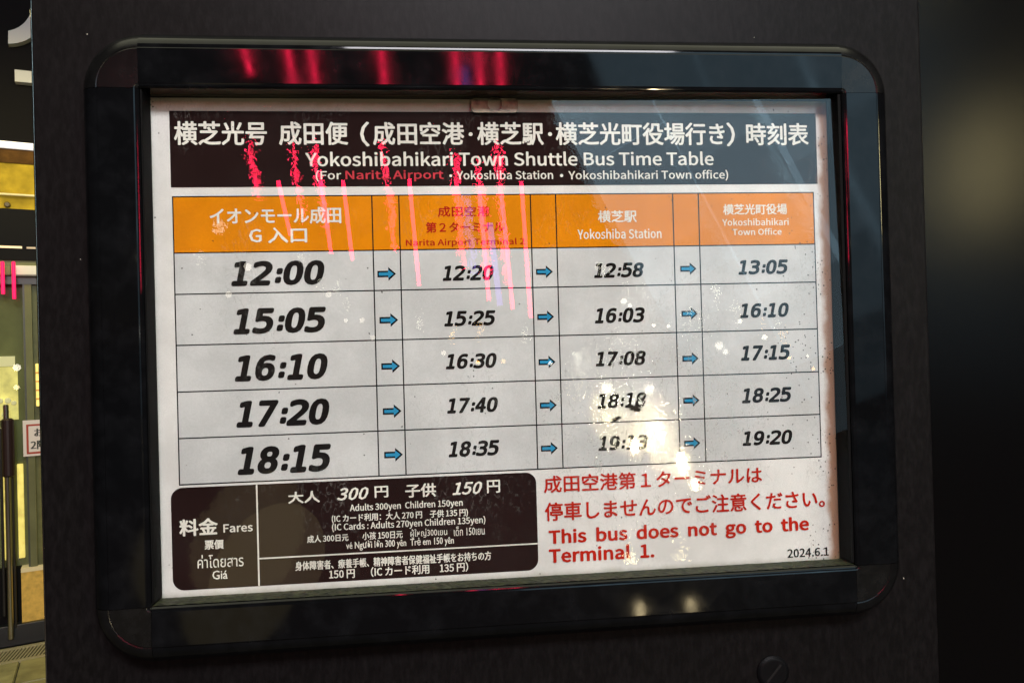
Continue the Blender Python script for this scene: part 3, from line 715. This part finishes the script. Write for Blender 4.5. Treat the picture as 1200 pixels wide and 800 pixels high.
# two dark brushed smudges on the film over the fourth row
random.seed(21)
smm = plain('soot_smudge', (.020, .016, .012), .6, spec=.1)
for cx_, cz_, w_, h_, an in ((.0925, -.0728, .0095, .0042, .35), (.1095, -.0640, .0125, .0060, -.25)):
    lp = []
    for k in range(46):
        a = 2 * math.pi * k / 46; q = random.uniform(.45, 1.1) if k % 2 else random.uniform(.8, 1.25)
        ex_, ez_ = w_ * .5 * math.cos(a) * q, h_ * .5 * math.sin(a) * q
        lp.append((cx_ + ex_ * math.cos(an) - ez_ * math.sin(an), cz_ + ex_ * math.sin(an) + ez_ * math.cos(an)))
    flat('soot_smudge', [lp], -.0014, smm, poster)
# shop front and everything behind goes in below
# ------------------------------------------------------------------ shop front across the pavement, left behind the pillar
SX, SY, SR = -2.1994, 3.3906, R(23)
FASCIA = plain('fascia_black', (.004, .0035, .004), .7, spec=.1)
LETTER = plain('letter_grey', (.55, .55, .53), .6)
BARW = plain('lit_edge', (.85, .82, .80), .5, emit=.85)
BROWNB = plain('brown_band', (.07, .032, .006), .7, spec=.1, emit=.35, var=.3, vscale=25)
YELLOW = plain('lit_yellow_panel', (.34, .235, .018), .7, spec=.1, emit=.38, var=.45, vscale=9)
SHOPDK = plain('soffit_black', (.005, .005, .0055), .6, spec=.1)
DOORG = plain('door_grey_green', (.17, .18, .085), .5, spec=.2, var=.15, vscale=8)
DOORD = plain('door_dark_green', (.060, .075, .055), .4, var=.15)
SILV = plain('brushed_steel', (.45, .44, .38), .28, metal=1.0)
REFLY = plain('yellow_reflection', (.90, .70, .18), .5, emit=.85, var=.25, vscale=20)  # yellow reflections in the door glass, given as emissive colour
WHITEL = plain('white_light', (.8, .74, .45), .5, emit=.3)
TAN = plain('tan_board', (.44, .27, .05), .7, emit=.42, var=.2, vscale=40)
NEON = plain('red_neon', (1.0, .01, .11), .5, emit=.95)
GRIP = plain('dark_red_grip', (.018, .006, .006), .5)
GLASSD = clear('door_glass', 1.5, .01, (.86, .9, .84))
shop = thing('shop_front', 'lit shop front with dark fascia, yellow light box and glass door, left of the pillar', 'shop', (SX, SY, GZ), SR)
def sb(name, u0, u1, w0, w1, y0, y1, mat, parent=shop, bevel=0.):
    return box(name, u0, u1, y0, y1, w0, w1, mat, parent, bevel)
sb('fascia', -2.2, 1.6, 2.556, 3.75, 0, .3, FASCIA)
sb('light_strip', -2.2, 1.6, 2.524, 2.5555, -.02, .3, BARW)
sb('brown_band', -2.2, 1.6, 2.452, 2.5235, .0, .3, BROWNB)
sb('light_box', -2.2, 1.6, 2.215, 2.4515, .01, .3, YELLOW)
sb('tube_shelf', -2.2, 1.6, 2.285, 2.292, -.012, .01, plain('pale_trim', (.55, .45, .2), .5, emit=.7), shop)
for q, uu in enumerate((-1.4, -.75, -.035, .7)):
    tube('clamp_knob', (uu, -.012, 2.235), (uu, .012, 2.235), .014, plain('knob_brown', (.10, .07, .02), .5), shop)
sb('lintel', -2.2, 1.6, 1.952, 2.2145, -.01, .3, SHOPDK)
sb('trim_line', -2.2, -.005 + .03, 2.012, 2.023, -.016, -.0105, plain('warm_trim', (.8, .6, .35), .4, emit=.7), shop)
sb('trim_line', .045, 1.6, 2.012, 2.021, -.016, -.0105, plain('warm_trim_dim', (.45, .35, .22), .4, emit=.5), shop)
sb('door_header', -2.2, 1.6, 1.925, 1.9515, .0, .12, DOORG)
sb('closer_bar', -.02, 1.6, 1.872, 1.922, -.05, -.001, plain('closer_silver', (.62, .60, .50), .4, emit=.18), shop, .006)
sb('closer_bar', -2.2, -.024, 1.872, 1.922, -.02, -.001, DOORG, shop, .006)
sb('transom', -2.2, 1.6, 1.830, 1.9245, .0, .12, DOORD)
sb('door_post', .030, .060, .38, 1.829, -.004, .12, DOORG)
sb('door_post', .021, .0295, .38, 1.829, .004, .12, DOORD)
sb('door_leaf', -.90, .0205, .38, 1.829, .06, .1, DOORG)
sb('door_leaf', .0605, 1.6, .38, 1.829, .02, .1, plain('door_mid_green', (.12, .13, .065), .5, spec=.2, var=.12), shop)
sb('lower_panel', -.012, .110, .105, .358, -.006, .10, TAN)
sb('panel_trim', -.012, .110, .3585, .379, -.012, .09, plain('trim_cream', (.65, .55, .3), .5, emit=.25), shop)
sb('lower_panel', .1105, 1.6, .105, .3795, -.006, .10, TAN)
sb('lower_panel', -.90, -.0125, .105, .3795, .02, .10, SHOPDK)
sb('kick_plate', -2.2, 1.6, .0, .1045, -.03, .1, plain('kick_plate_dark', (.012, .015, .018), .35), shop, .004)
# reflections in the glass built as glowing bars, then the lit window and bulbs
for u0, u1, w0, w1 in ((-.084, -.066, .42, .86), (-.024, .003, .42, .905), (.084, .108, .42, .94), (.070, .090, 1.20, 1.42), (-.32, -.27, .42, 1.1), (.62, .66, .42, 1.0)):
    sb('reflection_strip', u0, u1, w0, w1, -.004 if u0 > .06 else .045, .0195 if u0 > .06 else .0595, REFLY, shop, .003)
for k in range(4):
    sb('strip_rib', .0695, .0905, 1.235 + k * .045, 1.242 + k * .045, -.007, -.0045, plain('rib_amber', (.6, .28, .05), .5, emit=.4), shop)
sb('lit_window', -.34, -.012, 1.135, 1.408, .045, .0595, plain('window_glow', (.60, .52, .17), .5, emit=.8, var=.3, vscale=14), shop)
sb('lit_window', -.34, -.022, 1.410, 1.462, .045, .0595, WHITEL, shop)
for cx_, cz_, rr in ((-.055, 1.235, .015), (-.088, 1.235, .014), (-.030, 1.222, .012), (-.070, 1.165, .013), (-.082, 1.09, .010), (-.083, 1.045, .010)):
    tube('bulb', (cx_, .028, cz_), (cx_, .0445, cz_), rr, WHITEL, shop, n=12)
flat('glass_pane', [[(-.90, .40), (.019, .40), (.019, 1.80), (-.90, 1.80)]], .008, GLASSD, shop)
# door pull: steel bar with a dark red grip
dr = tube('door_pull', (-.056, -.055, .045), (-.056, -.055, 1.22), .0125, SILV, shop)
tube('grip', (-.050, -.058, .857), (-.050, -.058, 1.150), .027, GRIP, dr, n=18)
for w in (.10, 1.18): tube('bracket', (-.056, -.055, w), (-.056, .02, w), .008, SILV, dr, n=10)
tube('door_pull', (-.083, -.035, .16), (-.083, -.035, 1.10), .006, plain('dark_bar', (.02, .02, .02), .4), shop)
tube('door_pull', (-.037, -.028, .09), (-.037, -.028, .86), .006, plain('dark_bar_b', (.025, .022, .018), .4), shop)
# two short red neon tubes before the transom
for uu, w0, w1 in ((-.054, 1.772, 1.936), (-.008, 1.748, 1.937)):
    nt = tube('neon_tube', (SX, SY, GZ), (SX, SY, GZ + .1), .009, NEON, None)
    bpy.data.objects.remove(nt)
    base = Vector((uu, -.075, 0)); base.rotate(Matrix.Rotation(SR, 3, 'Z'))
    t_ = tube('neon_tube', (0, 0, 0), (0, 0, w1 - w0), .0085, NEON, None)
    t_.location = (SX + base.x, SY + base.y, GZ + w0)
    tag(t_, 'short red neon tube, left one of the pair above the shop door' if uu < -.03 else 'longer red neon tube, right one of the pair above the shop door', 'neon tube', 'red neon tubes above the shop door')
# raised pale letters on the fascia, cut off by the pillar
def letter(loop, label):
    o = flat('sign_letter', [loop], -.03, LETTER, shop, thick=.05); o['label'] = label
def arc(p0, p1, p2, n=8):
    return [((1 - t) ** 2 * p0[0] + 2 * t * (1 - t) * p1[0] + t * t * p2[0], (1 - t) ** 2 * p0[1] + 2 * t * (1 - t) * p1[1] + t * t * p2[1]) for t in [k / n for k in range(n + 1)]]
letter(arc((-.011, 3.043), (.045, 3.052), (.086, 3.091)) + arc((.091, 3.222), (.060, 3.135), (-.009, 3.109)), 'pale curved stroke of a raised letter')
letter([(.014, 2.856), (.092, 2.858), (.092, 2.918), (.014, 2.916)], 'pale square end of a raised letter stroke')
letter(arc((-.30, 3.30), (-.085, 3.27), (-.077, 3.17)) + arc((-.085, 3.02), (-.12, 3.08), (-.30, 3.16)), 'pale curved letter edge at the far left')
# notice on the door post
notice = thing('door_notice', 'small white notice with a red border stuck beside the shop door', 'notice', (0, 0, 0))
notice.location = (SX, SY, GZ); notice.rotation_euler = (0, 0, SR)
box('notice_sheet', .010, .185, -.0105, -.0085, .947, 1.131, plain('notice_white', (.72, .66, .60), .5, emit=.1), notice)
flat('red_border', [[(.0245, .958), (.172, .958), (.172, 1.110), (.0245, 1.110)], [(.034, .968), (.163, .968), (.163, 1.101), (.034, 1.101)]], -.0112, plain('border_red', (.42, .05, .02), .5), notice)
def place_notice(s, me):
    vs = [v.co.copy() for v in me.vertices]
    ax0 = min(v.x for v in vs); ax1 = max(v.x for v in vs); az0 = min(v.y for v in vs); az1 = max(v.y for v in vs)
    kx = (s[5] - s[3]) / (ax1 - ax0) ; kz = (s[6] - s[4]) / (az1 - az0)
    V = []; Fc = []; fs = [tuple(p.vertices) for p in me.polygons]
    for k, d in enumerate((0, .002, -.002)):
        b0 = len(V); V += [(s[3] + (v.x - ax0) * kx + d, -.0114 - k * .0001, s[4] + (v.y - az0) * kz) for v in vs]
        Fc += [tuple(i + b0 for i in q) for q in fs]
    mesh('lettering', V, Fc, INKN, notice); bpy.data.meshes.remove(me)
INKN = plain('notice_ink', (.05, .06, .05), .6)
type_mesh([('お手', 'c', '', .060, 1.045, .148, 1.088, 0), ('2階へ', 'c', '', .044, .980, .156, 1.026, 0)], place_notice)

# pavement in front of the shop: slabs, drain grate
pav = tag(mesh('pavement', [(-6, -1.2, GZ - .012), (1, -1.2, GZ - .012), (1, 5.2, GZ - .012), (-6, 5.2, GZ - .012)], [(0, 1, 2, 3)], plain('joint_mortar', (.05, .047, .03), .9)), kind='structure')
slabm = [plain('slab_%d' % k, c, .45, bump=.002, bscale=90, var=.35, vscale=11) for k, c in enumerate(((.32, .30, .13), (.28, .26, .11), (.35, .33, .15)))]
cr, sr = math.cos(SR), math.sin(SR)
sm = []
for k in range(3):
    b_ = .004; L_ = .296; W_ = .296
    v = [(0, 0, 0), (L_, 0, 0), (L_, W_, 0), (0, W_, 0), (b_, b_, .010), (L_ - b_, b_, .010), (L_ - b_, W_ - b_, .010), (b_, W_ - b_, .010)]
    f = [(0, 1, 5, 4), (1, 2, 6, 5), (2, 3, 7, 6), (3, 0, 4, 7), (4, 5, 6, 7)]
    me = bpy.data.meshes.new('paving_stone'); me.from_pydata(v, [], f); me.materials.append(slabm[k]); sm.append(me)
random.seed(11)
for i in range(-4, 5):
    for j in range(0, 7):
        o = bpy.data.objects.new('paving_stone', random.choice(sm))
        u_ = i * .3 + (.15 if j % 2 else 0); w_ = -.56 - (j * .3)
        o.location = (SX + u_ * cr - w_ * sr, SY + u_ * sr + w_ * cr, GZ - .0115 + random.random() * .002)
        o.rotation_euler = (0, 0, SR)
        link(o, pav)
grate = thing('drain_grate', 'narrow slotted drain grate along the foot of the shop front', 'drain', (SX, SY, GZ), SR)
STEEL = plain('grate_steel', (.42, .38, .22), .4, bump=.0005, bscale=200)
box('grate_frame', -1.2, 1.2, -.262, -.235, -.011, .001, STEEL, grate, .001)
box('grate_frame', -1.2, 1.2, -.075, -.045, -.011, .001, STEEL, grate, .001)
bm_ = None
for k in range(-50, 50):
    u0 = k * .016
    v = [(u0, -.235, 0), (u0 + .008, -.235, 0), (u0 + .040, -.075, 0), (u0 + .032, -.075, 0)]
    v = v + [(a, b, -.010) for a, b, c in v]
    f = [(0, 1, 2, 3), (0, 4, 5, 1), (1, 5, 6, 2), (2, 6, 7, 3), (3, 7, 4, 0)]
    if bm_ is None or True:
        mesh('bar', v, f, STEEL, grate)
# added warm light above the shop entrance, out of view: it lights the door, the slabs and the pillar's far edge
def slamp(name, u, y, w, tu, ty, tw, sx_, sy_, col, rad):
    def P(a, b, c): return (SX + a * cr - b * sr, SY + a * sr + b * cr, GZ + c)
    lamp(name, P(u, y, w), P(tu, ty, tw), (cr, sr, 0), sy_, sx_, col, rad)
slamp('shop_entry_fill', 0, -.9, 2.9, 0, -.2, .6, 1.6, .3, 'shop', 14)
